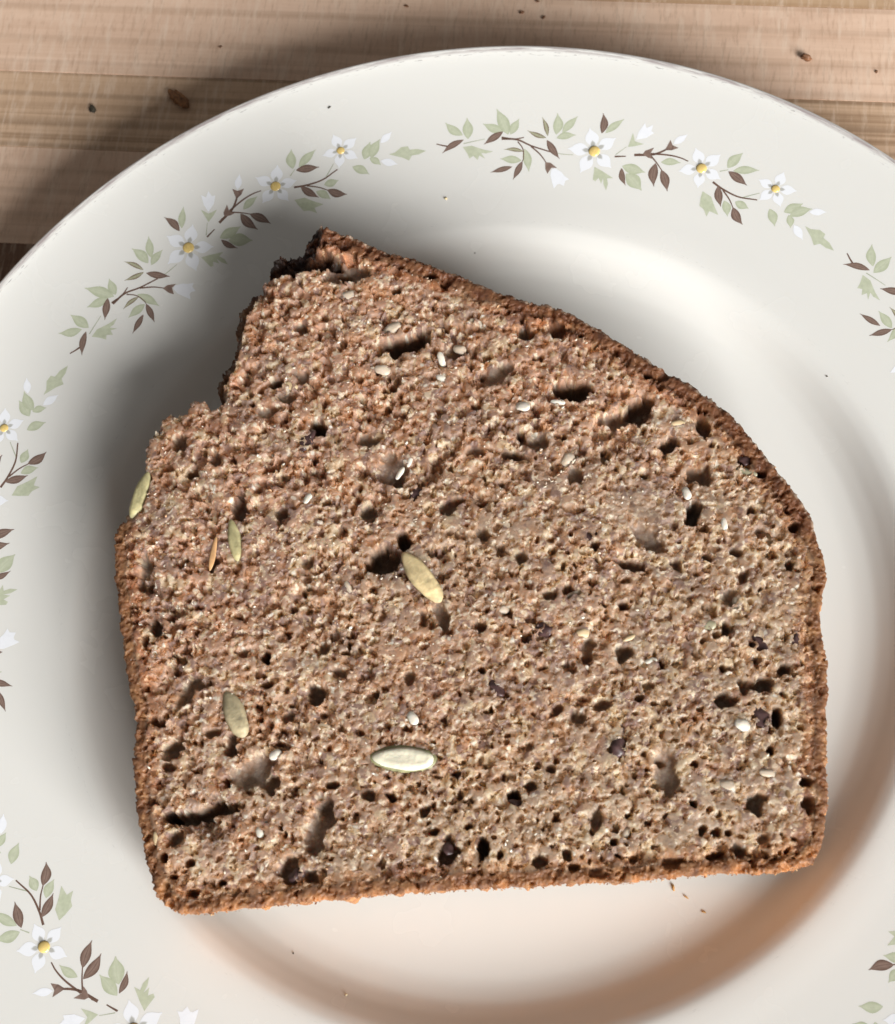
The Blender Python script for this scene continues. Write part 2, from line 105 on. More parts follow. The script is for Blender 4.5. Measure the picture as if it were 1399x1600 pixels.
class NT:
    """tiny node builder"""
    def __init__(s, name):
        s.m = bpy.data.materials.new(name); s.m.use_nodes = True; s.t = s.m.node_tree
        s.b = s.t.nodes['Principled BSDF']
    def n(s, typ, **kw):
        nd = s.t.nodes.new(typ)
        for k, v in kw.items():
            if k.startswith('_'): setattr(nd, k[1:], v)
            else:
                key = int(k[1:]) if k[0] == 'i' and k[1:].isdigit() else k.replace('__', ' ')
                s.set(nd.inputs[key], v)
        return nd
    def set(s, inp, v):
        if isinstance(v, bpy.types.NodeSocket): s.t.links.new(v, inp)
        else: inp.default_value = v
    def p(s, **kw):
        for k, v in kw.items(): s.set(s.b.inputs[k.replace('__', ' ')], v)
    def math(s, op, a, b=0.0, c=None, clamp=False):
        nd = s.t.nodes.new('ShaderNodeMath'); nd.operation = op; nd.use_clamp = clamp
        s.set(nd.inputs[0], a); s.set(nd.inputs[1], b)
        if c is not None: s.set(nd.inputs[2], c)
        return nd.outputs[0]
    def mix(s, f, a, b, mode='MIX'):
        nd = s.t.nodes.new('ShaderNodeMix'); nd.data_type = 'RGBA'; nd.blend_type = mode
        s.set(nd.inputs[0], f)
        for i, v in ((6, a), (7, b)):
            if not isinstance(v, bpy.types.NodeSocket) and len(v) == 3: v = (*v, 1)
            s.set(nd.inputs[i], v)
        return nd.outputs[2]
    def ramp(s, f, stops):
        nd = s.t.nodes.new('ShaderNodeMapRange'); nd.clamp = True
        s.set(nd.inputs[0], f); nd.inputs[1].default_value = stops[0]; nd.inputs[2].default_value = stops[1]
        nd.inputs[3].default_value = stops[2] if len(stops) > 2 else 0.0; nd.inputs[4].default_value = stops[3] if len(stops) > 2 else 1.0
        return nd.outputs[0]
    def noise(s, vec, scale, detail=3.0, rough=0.55, dist=0.0):
        nd = s.n('ShaderNodeTexNoise', Scale=scale, Detail=detail, Roughness=rough, Distortion=dist)
        if vec is not None: s.set(nd.inputs['Vector'], vec)
        return nd.outputs['Fac']
    def vmul(s, vec, v):
        nd = s.t.nodes.new('ShaderNodeVectorMath'); nd.operation = 'MULTIPLY'
        s.set(nd.inputs[0], vec); nd.inputs[1].default_value = v
        return nd.outputs[0]
    def bump(s, h, strength, dist):
        nd = s.n('ShaderNodeBump', Strength=strength, Distance=dist); s.set(nd.inputs['Height'], h)
        s.t.links.new(nd.outputs[0], s.b.inputs['Normal'])

# ------------------------------------------------------------------ materials
def mat_plain(name, c, rough=0.4, sss=0.0, noise_amt=0.15, scale=900.0, coat=0.0, spec=0.5, bump=0.0):
    t = NT(name); tc = t.n('ShaderNodeTexCoord').outputs['Object']
    f = t.noise(tc, scale, 3)
    f = t.ramp(f, (0.3, 0.7, 1-noise_amt, 1+noise_amt))
    cc = t.mix(1.0, c, t.n('ShaderNodeCombineColor', i0=f, i1=f, i2=f).outputs[0], 'MULTIPLY')
    t.p(Base__Color=cc, Roughness=rough)
    t.b.inputs['Specular IOR Level'].default_value = spec
    if sss:
        t.b.inputs['Subsurface Weight'].default_value = sss
        t.b.inputs['Subsurface Radius'].default_value = (1.0, 0.6, 0.35); t.b.inputs['Subsurface Scale'].default_value = 0.0008
    if bump: t.bump(t.noise(tc, scale*1.1, 4, 0.65), 1.0, bump)
    if coat: t.b.inputs['Coat Weight'].default_value = coat; t.b.inputs['Coat Roughness'].default_value = 0.1
    return t.m

def mat_porcelain():
    t = NT('porcelain_glaze'); tc = t.n('ShaderNodeTexCoord').outputs['Object']
    sep = t.n('ShaderNodeSeparateXYZ', Vector=tc)
    r2 = t.math('ADD', t.math('POWER', sep.outputs[0], 2.0), t.math('POWER', sep.outputs[1], 2.0))
    r = t.math('MULTIPLY', t.math('SQRT', r2), 1000.0)                       # radius in mm
    ang = t.math('ARCTAN2', sep.outputs[1], sep.outputs[0])
    pv = t.n('ShaderNodeCombineXYZ', X=t.math('MULTIPLY', ang, 9.0), Y=t.math('MULTIPLY', r, 0.9), Z=0.0).outputs[0]
    base = t.mix(t.noise(tc, 14.0, 2), (0.765, 0.758, 0.720), (0.79, 0.783, 0.750))
    # rubbed outer edge
    edge = t.math('SUBTRACT', 1.0, t.math('ABSOLUTE', t.math('DIVIDE', t.math('SUBTRACT', r, 132.15), 0.85)), clamp=True)
    en = t.ramp(t.noise(pv, 1.6, 4, 0.6), (0.38, 0.56))
    base = t.mix(t.math('MULTIPLY', t.math('MULTIPLY', edge, en), 0.95), base, (0.34, 0.28, 0.28))
    en2 = t.ramp(t.noise(t.vmul(pv, (2.2, 1.0, 1.0)), 3.1, 3, 0.6), (0.60, 0.66))
    edge2 = t.math('SUBTRACT', 1.0, t.math('ABSOLUTE', t.math('DIVIDE', t.math('SUBTRACT', r, 131.2), 1.0)), clamp=True)
    base = t.mix(t.math('MULTIPLY', t.math('MULTIPLY', edge2, en2), 0.75), base, (0.22, 0.20, 0.20))
    # cutlery marks on the shoulder of the well
    sh = t.math('SUBTRACT', 1.0, t.math('ABSOLUTE', t.math('DIVIDE', t.math('SUBTRACT', r, 89.6), 0.55)), clamp=True)
    sn = t.ramp(t.noise(t.vmul(pv, (2.5, 2.4, 1.0)), 2.2, 4, 0.65), (0.60, 0.68))
    base = t.mix(t.math('MULTIPLY', t.math('MULTIPLY', sh, sn), 0.6), base, (0.36, 0.36, 0.35))
    # rare pinhole specks in the glaze
    vo = t.n('ShaderNodeTexVoronoi', Vector=tc, Scale=75.0); 
    spk = t.math('MULTIPLY', t.math('LESS_THAN', vo.outputs['Distance'], 0.018), t.math('GREATER_THAN', t.n('ShaderNodeSeparateColor', Color=vo.outputs['Color']).outputs[0], 0.72))
    base = t.mix(t.math('MULTIPLY', spk, 0.6), base, (0.18, 0.17, 0.15))
    t.p(Base__Color=base, Roughness=t.ramp(t.noise(tc, 60.0, 3), (0.3, 0.7, 0.20, 0.30)))
    t.b.inputs['Specular IOR Level'].default_value = 0.5
    t.b.inputs['Subsurface Weight'].default_value = 0.145
    t.b.inputs['Subsurface Radius'].default_value = (1.0, 0.9, 0.8); t.b.inputs['Subsurface Scale'].default_value = 0.0012
    return t.m

def mat_print(name, edge_c, mid_c, vein_c=None, alpha_grain=0.12):
    """flat transfer print: colour runs from leaf edge to midrib (UV: u along, v across -1..1 stored 0..1)"""
    t = NT(name)
    uv = t.n('ShaderNodeUVMap'); uv.uv_map = 'UV'
    sep = t.n('ShaderNodeSeparateXYZ', Vector=uv.outputs[0])
    v = t.math('ABSOLUTE', t.math('SUBTRACT', t.math('MULTIPLY', sep.outputs[1], 2.0), 1.0))
    tc = t.n('ShaderNodeTexCoord').outputs['Object']
    c = t.mix(t.ramp(v, (0.15, 0.95)), mid_c, edge_c)
    if vein_c:
        c = t.mix(t.math('MULTIPLY', t.ramp(v, (0.16, 0.02)), 0.75), c, vein_c)
    f = t.ramp(t.noise(tc, 1300.0, 2), (0.3, 0.7, 1-alpha_grain, 1+alpha_grain))
    c = t.mix(1.0, c, t.n('ShaderNodeCombineColor', i0=f, i1=f, i2=f).outputs[0], 'MULTIPLY')
    t.p(Base__Color=c, Roughness=0.28)
    return t.m

def mat_petal():
    t = NT('white_petal_print'); uv = t.n('ShaderNodeUVMap'); uv.uv_map = 'UV'
    sep = t.n('ShaderNodeSeparateXYZ', Vector=uv.outputs[0])
    v = t.math('ABSOLUTE', t.math('SUBTRACT', t.math('MULTIPLY', sep.outputs[1], 2.0), 1.0))
    k = t.math('ADD', t.math('MULTIPLY', sep.outputs[0], 1.9), t.math('MULTIPLY', v, 0.55))
    c = t.mix(t.ramp(k, (0.52, 0.72)), (0.47, 0.47, 0.44), (0.86, 0.88, 0.92))
    t.p(Base__Color=c, Roughness=0.3)
    return t.m

def mat_crumb(name, rough=0.5, sss=0.35, sss_scale=0.0009):
    t = NT(name); tc = t.n('ShaderNodeTexCoord').outputs['Object']
    a = t.n('ShaderNodeVertexColor'); a.layer_name = 'Col'
    f = t.ramp(t.noise(tc, 1500.0, 3, 0.65), (0.28, 0.72, 0.80, 1.20))
    c = t.mix(1.0, a.outputs[0], t.n('ShaderNodeCombineColor', i0=f, i1=f, i2=f).outputs[0], 'MULTIPLY')
    t.p(Base__Color=c, Roughness=t.ramp(t.noise(tc, 700.0, 2), (0.35, 0.65, rough-0.18, rough+0.2)))
    t.b.inputs['Specular IOR Level'].default_value = 0.28
    t.b.inputs['Subsurface Weight'].default_value = sss
    t.b.subsurface_method = 'BURLEY'
    t.b.inputs['Subsurface Radius'].default_value = (1.0, 0.72, 0.52); t.b.inputs['Subsurface Scale'].default_value = sss_scale
    t.bump(t.noise(tc, 2400.0, 4, 0.7), 0.7, 0.00010)
    return t.m

def mat_wood(name, c1, c2, streak, streak_amt, seed):
    """one stave: local x along the grain"""
    t = NT(name); tc0 = t.n('ShaderNodeTexCoord').outputs['Object']
    mp = t.n('ShaderNodeVectorMath', i0=tc0); mp.operation = 'ADD'; mp.inputs[1].default_value = (seed*0.37, seed*0.11, seed*0.05)
    tc = mp.outputs[0]
    g1 = t.noise(t.vmul(tc, (11.0, 120.0, 60.0)), 1.0, 5, 0.65, 1.2)
    g2 = t.noise(t.vmul(tc, (3.0, 420.0, 60.0)), 1.0, 3, 0.6, 0.25)
    blot = t.noise(t.vmul(tc, (1.0, 1.6, 1.0)), 42.0, 4, 0.6)
    c = t.mix(t.ramp(t.math('ADD', t.math('MULTIPLY', g1, 0.6), t.math('MULTIPLY', blot, 0.4)), (0.36, 0.64)), c1, c2)
    c = t.mix(t.math('MULTIPLY', t.ramp(g2, (0.50, 0.66)), streak_amt), c, streak)
    # dark thin growth lines
    w = t.n('ShaderNodeTexWave', Vector=t.vmul(tc, (1.0, 30.0, 1.0)), Scale=1.4, Distortion=9.0, Detail=4.0); w.inputs['Detail Scale'].default_value = 0.8
    w.bands_direction = 'Y'
    c = t.mix(t.math('MULTIPLY', t.ramp(w.outputs['Fac'], (0.80, 1.0)), streak_amt*0.55), c, tuple(0.62*k for k in streak))
    # saw and sanding marks across the grain
    s1 = t.noise(t.vmul(tc, (520.0, 75.0, 30.0)), 1.0, 4, 0.7)
    s2 = t.noise(t.vmul(tc, (1300.0, 210.0, 30.0)), 1.0, 3, 0.7)
    c = t.mix(t.math('MULTIPLY', t.ramp(s1, (0.50, 0.68)), 0.45), c, (0.86, 0.70, 0.56))
    c = t.mix(t.math('MULTIPLY', t.ramp(s2, (0.52, 0.70)), 0.34), c, (0.36, 0.22, 0.135))
    t.p(Base__Color=c, Roughness=0.62)
    t.b.inputs['Specular IOR Level'].default_value = 0.25
    h = t.math('ADD', t.math('MULTIPLY', s1, 0.6), t.math('ADD', t.math('MULTIPLY', s2, 0.5), t.math('MULTIPLY', g2, 0.6)))
    t.bump(h, 0.35, 0.00012)
    return t.m

M_PORC = mat_porcelain()
M_BROWN = mat_print('brown_leaf_print', (0.155, 0.095, 0.072), (0.27, 0.19, 0.155), (0.13, 0.078, 0.062))
M_GREEN = mat_print('green_leaf_print', (0.46, 0.50, 0.35), (0.56, 0.59, 0.45), (0.50, 0.54, 0.39), 0.06)
M_OLIVE = mat_print('olive_leaf_print', (0.19, 0.125, 0.080), (0.42, 0.42, 0.29))
M_WHITE = mat_print('white_bud_print', (0.85, 0.87, 0.92), (0.88, 0.90, 0.94), None, 0.02)
M_PETAL = mat_petal()
M_GOLD = mat_plain('golden_flower_centre', (0.76, 0.56, 0.20), 0.25, 0, 0.12, 1500, coat=0.4)
M_STEM = mat_plain('brown_stem_print', (0.16, 0.095, 0.07), 0.3)
M_STEMG = mat_plain('pale_green_stem_print', (0.45, 0.48, 0.36), 0.3)
PRINT = {'brown': M_BROWN, 'green': M_GREEN, 'olive': M_OLIVE, 'white': M_WHITE}

# ------------------------------------------------------------------ board of edge-glued staves
board = empty('wooden_board')
BROT = math.radians(12.1)
board.rotation_euler = (0, 0, BROT)
tag(board, 'pale pinkish wooden board with saw marks and darker streaks under the plate', 'board')
STAVES = [(-205, -172, 0), (-172, -146, 1), (-146, -118, 0), (-118, -92, 3), (-92, -66, 0), (-66, -38, 1), (-38, -11, 0), (-11, 14, 2), (14, 38, 0), (38, 62, 1), (62, 85.1, 3),
          (85.1, 111.7, 0), (111.7, 133.4, 1), (133.4, 159.6, 0), (159.6, 184, 2), (184, 210, 0)]
WM = [((0.83, 0.60, 0.45), (0.69, 0.475, 0.345), (0.58, 0.385, 0.26), 0.40), ((0.70, 0.49, 0.335), (0.58, 0.395, 0.26), (0.33, 0.205, 0.12), 0.75),
      ((0.60, 0.41, 0.26), (0.50, 0.33, 0.20), (0.38, 0.23, 0.13), 0.5), ((0.22, 0.125, 0.08), (0.16, 0.09, 0.055), (0.12, 0.06, 0.04), 0.4)]
for i, (y0, y1, k) in enumerate(STAVES):
    bm = bmesh.new()
    bmesh.ops.create_cube(bm, size=1.0)
    for v in bm.verts:
        v.co = Vector((v.co.x*0.620, v.co.y*(y1-y0-0.02)*S, v.co.z*0.024))
    bmesh.ops.bevel(bm, geom=bm.edges[:], offset=0.00010, segments=2, affect='EDGES')
    me = bpy.data.meshes.new('plank'); bm.to_mesh(me); bm.free()
    o = link('plank', me, mat_wood('wood_stave', *WM[k], i+1), board, smooth=False)
    o.location = (0.01*((i*37) % 5-2), (y0+y1)/2*S, -0.012)

# ------------------------------------------------------------------ plate
plate = empty('dinner_plate')
tag(plate, 'cream white dinner plate with garlands of small white flowers around the rim', 'plate')
PR = np.array(PROF)
def pchip(xq, x, y):
    """smooth monotone cubic through the profile points"""
    h = np.diff(x); d = np.diff(y)/h
    m = np.zeros_like(y); m[0] = d[0]; m[-1] = d[-1]
    for i in range(1, len(x)-1):
        if d[i-1]*d[i] > 0:
            w1 = 2*h[i]+h[i-1]; w2 = h[i]+2*h[i-1]; m[i] = (w1+w2)/(w1/d[i-1]+w2/d[i])
    i = np.clip(np.searchsorted(x, xq)-1, 0, len(h)-1); t = (xq-x[i])/h[i]
    return (2*t**3-3*t**2+1)*y[i]+(t**3-2*t**2+t)*h[i]*m[i]+(-2*t**3+3*t**2)*y[i+1]+(t**3-t**2)*h[i]*m[i+1]
def zplate(r): return pchip(np.asarray(r, float), PR[:, 0], PR[:, 1])
rs = np.concatenate([np.linspace(0.01, 66, 20), np.linspace(68, 100, 60), np.linspace(101, 132.2, 40)])
prof = [(r, float(zplate(r))) for r in rs]
prof += [(132.6, 18.1), (132.9, 17.95), (133.05, 17.65), (132.95, 17.3), (132.5, 16.9), (131, 16.3), (126, 15.0), (118, 13.7), (108, 12.6), (98, 11.6), (92, 10.9), (89.5, 10.0),
         (87, 8.2), (84.5, 6.0), (82, 4.2), (79, 3.0), (77.6, 2.2), (77.2, 0.5), (76.6, 0.05), (75.0, 0.05), (74.4, 0.5), (73.8, 2.0), (70, 2.4), (40, 2.2), (0.01, 2.2)]
NSEG = 300
V = []; F = []
for r, z in prof:
    for k in range(NSEG):
        a = 2*math.pi*k/NSEG; V.append((r*math.cos(a), r*math.sin(a), z))
Q = []
for i in range(len(prof)-1):
    k = np.arange(NSEG); k2 = (k+1) % NSEG
    Q.append(np.stack([i*NSEG+k, (i+1)*NSEG+k, (i+1)*NSEG+k2, i*NSEG+k2], 1)[:, ::-1])
me = np_mesh('plate_body', np.array(V), np.concatenate(Q)[:, ::-1])
link('plate_body', me, M_PORC, plate)

# --- printed garlands: drawn once in flat (arc, radial) millimetres, draped over the rim, repeated seven times
R0, A0 = 108.7, math.radians(94.94)
def drape(x, y, up):
    r = R0+y; a = -x/R0                          # angle relative to the garland's own zero
    return (r*math.cos(a), r*math.sin(a), float(zplate(r))+up)
def leaf_strip(x0, y0, x1, y1, w, up, n=9, bend=0.10, base=0.0):
    V, F, UV = [], [], []
    dx, dy = x1-x0, y1-y0; ln = math.hypot(dx, dy); tx, ty = dx/ln, dy/ln; nx, ny = -ty, tx
    for i in range(n+1):
        t = i/n
        hw = 0.5*w*(math.sin(math.pi*t**0.85)**(1.0+0.5*t) if 0 < t < 1 else 0.04)
        hw = max(hw, 0.03)
        off = bend*ln*math.sin(math.pi*t)*0.5 + (0.05*ln*(t-0.6) if t > 0.6 else 0)
        cx, cy = x0+dx*t+nx*off, y0+dy*t+ny*off
        for v in (-1, -0.5, 0, 0.5, 1):
            V.append(drape(cx+nx*hw*v, cy+ny*hw*v, up)); UV.append((t, v/2+0.5))
    for i in range(n):
        for j in range(4):
            a = i*5+j; F.append((a, a+5, a+6, a+1))
    return V, F, UV
def merge(parts):
    V, F, UV, MI = [], [], [], []
    for v, f, uv, m in parts:
        o = len(V); V += v; UV += uv; F += [tuple(i+o for i in q) for q in f]; MI += [m]*len(f)
    return V, F, UV, MI
proto = []           # (name, mesh, materials)
def poly_mesh(pts, up):
    V = [drape(x, y, up) for x, y in pts]
    return V, [tuple(range(len(pts)))], [(0.5, 0.5+0.25*(i % 2)) for i in range(len(pts))]
up = 0.008
for i, (k, x0, y0, x1, y1, w, b) in enumerate(LEAVES):
    bend = rnd.uniform(-0.16, 0.16) if k != 'white' else 0.02
    v, f, uv = leaf_strip(x0, y0, x1, y1, w*{'green': 1.22, 'brown': 1.08, 'olive': 1.1, 'white': 1.05}[k], up+{'green': 0, 'olive': .003, 'brown': .006, 'white': .008}[k]+0.00008*i, bend=bend)
    proto.append(('bud' if k == 'white' else 'leaf', py_mesh('leaf', v, f, None, uv), [PRINT[k]]))
for i, (k, pts) in enumerate(POLYS):
    v, f, uv = poly_mesh(pts, up+{'green': .002, 'brown': .007, 'white': .008}[k]+0.0001*i)
    proto.append(({'green': 'lobed_leaf', 'brown': 'sepal', 'white': 'bell_flower'}[k], py_mesh('lobed_leaf', v, f, None, uv), [PRINT[k]]))
for (c, rad, tips) in FLOWERS:
    parts = []
    for tx, ty in tips:
        d = Vector((tx-c[0], ty-c[1])); L = d.length; d.normalize()
        s = rad*0.75
        v, f, uv = leaf_strip(c[0]+d.x*s, c[1]+d.y*s, tx, ty, L*0.52, up+0.009, bend=0.0)
        parts.append((v, f, uv, 0))
    # raised enamel dot
    v, f, uv = [], [], []
    for i in range(6):
        ph = i/5*math.pi/2
        for k in range(20):
            a = 2*math.pi*k/20; q = 0.86*rad*math.cos(ph)
            v.append(drape(c[0]+q*math.cos(a), c[1]+q*math.sin(a), up+0.010+0.28*rad*math.sin(ph))); uv.append((0.5, 0.5))
    for i in range(5):
        for k in range(20):
            a = i*20+k; b = i*20+(k+1) % 20; f.append((a, b, b+20, a+20))
    parts.append((v, f, uv, 1))
    V, F, UV, MI = merge(parts)
    proto.append(('flower', py_mesh('flower', V, F, MI, UV), [M_PETAL, M_GOLD]))
parts = []
for (k, w, pts) in STEMS:
    P = [np.array(q) for q in pts]
    if len(P) == 2: P = [P[0], (P[0]+P[1])/2, P[1]]
    C = []
    ext = [2*P[0]-P[1]]+P+[2*P[-1]-P[-2]]
    for i in range(len(P)-1):
        for t in np.linspace(0, 1, 7)[:-1 if i < len(P)-2 else None]:
            a, b, c, d = ext[i:i+4]
            C.append(0.5*((2*b)+(c-a)*t+(2*a-5*b+4*c-d)*t*t+(3*b-a-3*c+d)*t**3))
    v, f, uv = [], [], []
    for i, q in enumerate(C):
        d = C[min(i+1, len(C)-1)]-C[max(i-1, 0)]; d = d/np.hypot(*d); n = np.array([-d[1], d[0]])
        hw = w*0.68*(1-0.45*i/len(C))
        for s in (-1, 1):
            q2 = q+n*hw*s; v.append(drape(q2[0], q2[1], up+0.005)); uv.append((0.5, 0.5+0.5*s))
    f = [(2*i, 2*i+2, 2*i+3, 2*i+1) for i in range(len(C)-1)]
    parts.append((v, f, uv, 0 if k == 'b' else 1))
V, F, UV, MI = merge(parts)
stem_me = py_mesh('garland', V, F, MI, UV)
for g in range(7):
    ga = A0-g*2*math.pi/7
    go = link('garland', stem_me, [M_STEM, M_STEMG], plate); go.rotation_euler = (0, 0, ga)
    for nm, m_, mm in proto:
        link(nm, m_, mm, go)

# ------------------------------------------------------------------ the slice of bread
T = 19.0
bread = empty('bread_slice')
bread.matrix_world = Matrix(((SL_X[0], SL_Y[0], SL_N[0], SL_O[0]*S), (SL_X[1], SL_Y[1], SL_N[1], SL_O[1]*S), (SL_X[2], SL_Y[2], SL_N[2], SL_O[2]*S), (0, 0, 0, 1)))
tag(bread, 'slice of brown seeded bread with a torn corner lying on the white plate', 'bread')

HT = np.random.default_rng(99).random(65536).astype(np.float32)
def hash2(ix, iy, s):
    return HT[(ix.astype(np.int32)*40503+iy.astype(np.int32)*30011+s*12347) & 65535]
def vnoise(x, y, cell, s):
    x = x/cell; y = y/cell; ix = np.floor(x); iy = np.floor(y); fx = x-ix; fy = y-iy
    fx = fx*fx*(3-2*fx); fy = fy*fy*(3-2*fy)
    a = hash2(ix, iy, s); b = hash2(ix+1, iy, s); c = hash2(ix, iy+1, s); d = hash2(ix+1, iy+1, s)
    return ((a*(1-fx)+b*fx)*(1-fy)+(c*(1-fx)+d*fx)*fy)*2-1
def fbm(x, y, cell, s, o=3, gain=0.5):
    v = 0; a = 1; tot = 0
    for i in range(o):
        v = v+a*vnoise(x, y, cell/2**i, s+i*17); tot += a; a *= gain
        x, y = 0.80*x-0.60*y+3.7, 0.60*x+0.80*y-1.9        # turn each octave so no grid shows
    return v/tot
def worley(x, y, cell, s):
    """distance to nearest jittered point (mm), second nearest, and two random numbers of the nearest"""
    gx = np.floor(x/cell); gy = np.floor(y/cell)
    f1 = np.full(x.shape, 1e9); f2 = f1.copy(); r1 = np.zeros(x.shape); r2 = r1.copy()
    for dx in (-1, 0, 1):
        for dy in (-1, 0, 1):
            cx = gx+dx; cy = gy+dy
            d = np.hypot((cx+hash2(cx, cy, s))*cell-x, (cy+hash2(cx, cy, s+1))*cell-y)
            n = d < f1
            f2 = np.where(n, f1, np.minimum(f2, d)); f1 = np.where(n, d, f1)
            r1 = np.where(n, hash2(cx, cy, s+2), r1); r2 = np.where(n, hash2(cx, cy, s+3), r2)
    return f1, f2, r1, r2
def sstep(a, b, x):
    t = np.clip((x-a)/(b-a), 0, 1); return t*t*(3-2*t)
def catmull(P, n):
    P = np.asarray(P, float); o = []
    for i in range(len(P)):
        a, b, c, d = P[i-1], P[i], P[(i+1) % len(P)], P[(i+2) % len(P)]
        for t in np.arange(n)/n: o.append(0.5*((2*b)+(c-a)*t+(2*a-5*b+4*c-d)*t*t+(3*b-a-3*c+d)*t**3))
    return np.array(o)
def sdf_poly(P, X, Y):
    """signed distance, positive inside"""
    A = P; B = np.roll(P, -1, 0); d2 = np.full(X.shape, 1e9); ins = np.zeros(X.shape, bool)
    for (ax, ay), (bx, by) in zip(A, B):
        ex, ey = bx-ax, by-ay; px, py = X-ax, Y-ay
        t = np.clip((px*ex+py*ey)/(ex*ex+ey*ey+1e-12), 0, 1)
        d2 = np.minimum(d2, (px-t*ex)**2+(py-t*ey)**2)
        if ay != by:
            ins ^= ((ay > Y) != (by > Y)) & (X < (bx-ax)*(Y-ay)/(by-ay)+ax)
    return np.where(ins, 1, -1)*np.sqrt(d2)
def dist_pts(P, X, Y):
    d2 = np.full(X.shape, 1e9)
    for x, y in P: d2 = np.minimum(d2, (X-x)**2+(Y-y)**2)
    return np.sqrt(d2)
G = 0.15
OUT = catmull(OUTLINE, 3)
x0, y0 = OUT.min(0)-3; x1, y1 = OUT.max(0)+3
nx = int((x1-x0)/G); ny = int((y1-y0)/G)
CG = 0.75
cxs = np.arange(x0, x1+2*CG, CG); cys = np.arange(y0, y1+2*CG, CG)
CX, CY = np.meshgrid(cxs, cys)
TORN = OUT[72*3:91*3:2]; TOPC = OUT[0:19*3:3]; BOTC = OUT[33*3:54*3:3]
coarse = {'sd': sdf_poly(OUT, CX, CY), 'torn': dist_pts(TORN, CX, CY), 'top': dist_pts(TOPC, CX, CY), 'bot': dist_pts(BOTC, CX, CY),
          'ear': sdf_poly(np.array(EAR), CX, CY), 'shelf': sdf_poly(np.array(SHELF), CX, CY)}
X, Y = np.meshgrid(x0+np.arange(nx)*G, y0+np.arange(ny)*G)
def up_sample(a):
    u = (X-x0)/CG; v = (Y-y0)/CG; i = u.astype(int); j = v.astype(int); u = u-i; v = v-j
    return (a[j, i]*(1-u)+a[j, i+1]*u)*(1-v)+(a[j+1, i]*(1-u)+a[j+1, i+1]*u)*v
D = {k: up_sample(v) for k, v in coarse.items()}
tornw = sstep(7.0, 1.0, D['torn'])
jag = fbm(X, Y, 2.2, 5, 3, 0.6)*(0.30+0.75*sstep(3.0, 0.5, D['torn']))+0.16*vnoise(X, Y, 0.5, 9)
sd = D['sd']+jag
# -- relief of the cut face
wx = X+0.42*fbm(X, Y, 1.3, 21, 2)+0.12*vnoise(X, Y, 0.45, 23); wy = Y+0.42*fbm(X, Y, 1.3, 22, 2)+0.12*vnoise(X, Y, 0.45, 24)
rag = np.clip(0.45+0.55*fbm(X+12, Y-5, 26, 31, 2)-0.010*X+0.006*Y, 0, 1)      # torn and crumbly to the left and centre, cleaner cut to the right
rag = np.maximum(rag, tornw)
H = 0.40*fbm(X, Y, 18, 41, 2)+0.22*rag*fbm(X, Y, 3.6, 43, 2)+0.03*fbm(X, Y, 1.1, 45, 3, 0.6)
f1, f2, ra, rb = worley(wx, wy, 0.62, 51)                                    # fine grains
def ridged(cell, s, o=2): return 1-2*np.abs(fbm(X+0.3*wl0, Y, cell, s, o, 0.6))
wl0 = fbm(X, Y, 2.0, 47, 2)
H += (0.01+0.025*rag)*(np.sqrt(np.clip(1-(f1/0.45)**2, 0, 1))*(0.2+0.9*ra)-0.4)
f1g, f2g, rag1, rag2 = worley(wx+3, wy, 1.5, 61)                             # torn crumbs stand up here and there
H += 0.22*rag*np.where(rag1 > 0.62, np.clip(1-(f1g/0.85)**2, 0, 1)**0.5*(rag1-0.35), 0)
dens = np.clip(0.95+0.75*fbm(X, Y, 9, 65, 2), 0.25, 1.5)                      # pores come in looser and denser patches
def foam(cell, s, prob, wall, dlo, dhi, rot):
    """open gas cells: flat-topped walls round steep polygonal pits"""
    global H
    c_, s_ = math.cos(rot), math.sin(rot)
    f1, f2, a, b = worley(wx*c_-wy*s_+31, wx*s_+wy*c_+17, cell, s)
    w = (f2-f1)/cell
    m = sstep(wall*(0.5+b), wall*(0.5+b)+0.16, w)
    H = np.where(a < prob*dens, H-m*(dlo+(dhi-dlo)*np.minimum(a/prob, 1.1)**2), H)
pw1 = fbm(X, Y, 1.5, 331, 3, 0.6); pw2 = fbm(X, Y, 1.5, 335, 3, 0.6)
def pits(cell, s, prob, rlo, rhi, dlo, dhi, pw=0.3):
    global H
    f1, f2, a, b = worley(wx+0.22*cell*pw1, wy+0.22*cell*pw2, cell, s)
    R = (rlo+(rhi-rlo)*b)*cell
    q = np.clip(1-(f1/R)**2, 0, 1)
    dep = (dlo+(dhi-dlo)*(np.minimum(a/prob, 1.1)**1.5))*q**pw
    H = np.where(a < prob*dens, H-dep, H)
n1 = fbm(wx, wy, 1.6, 311, 3, 0.55); n2 = fbm(wx, wy, 0.85, 315, 3, 0.55); n3 = fbm(wx, wy, 3.6, 319, 3, 0.5)   # ragged, run-together pores
H -= 1.15*sstep(0.17, 0.28, n1*dens)*(0.70+0.45*rag)+0.55*sstep(0.17, 0.28, n2)+1.3*sstep(0.32, 0.40, n3*dens)*rag
foam(1.30, 75, 0.30, 0.14, 0.15, 1.0, 1.1)
pits(1.25, 81, 0.40, 0.14, 0.36, 0.4, 1.4)
pits(2.3, 85, 0.42, 0.12, 0.32, 0.8, 2.5)
pits(4.6, 91, 0.36, 0.11, 0.25, 1.4, 3.2, 0.25)
H += 0.02*vnoise(X, Y, 0.36, 97)+0.015*vnoise(0.8*X-0.6*Y, 0.6*X+0.8*Y, 0.24, 98)
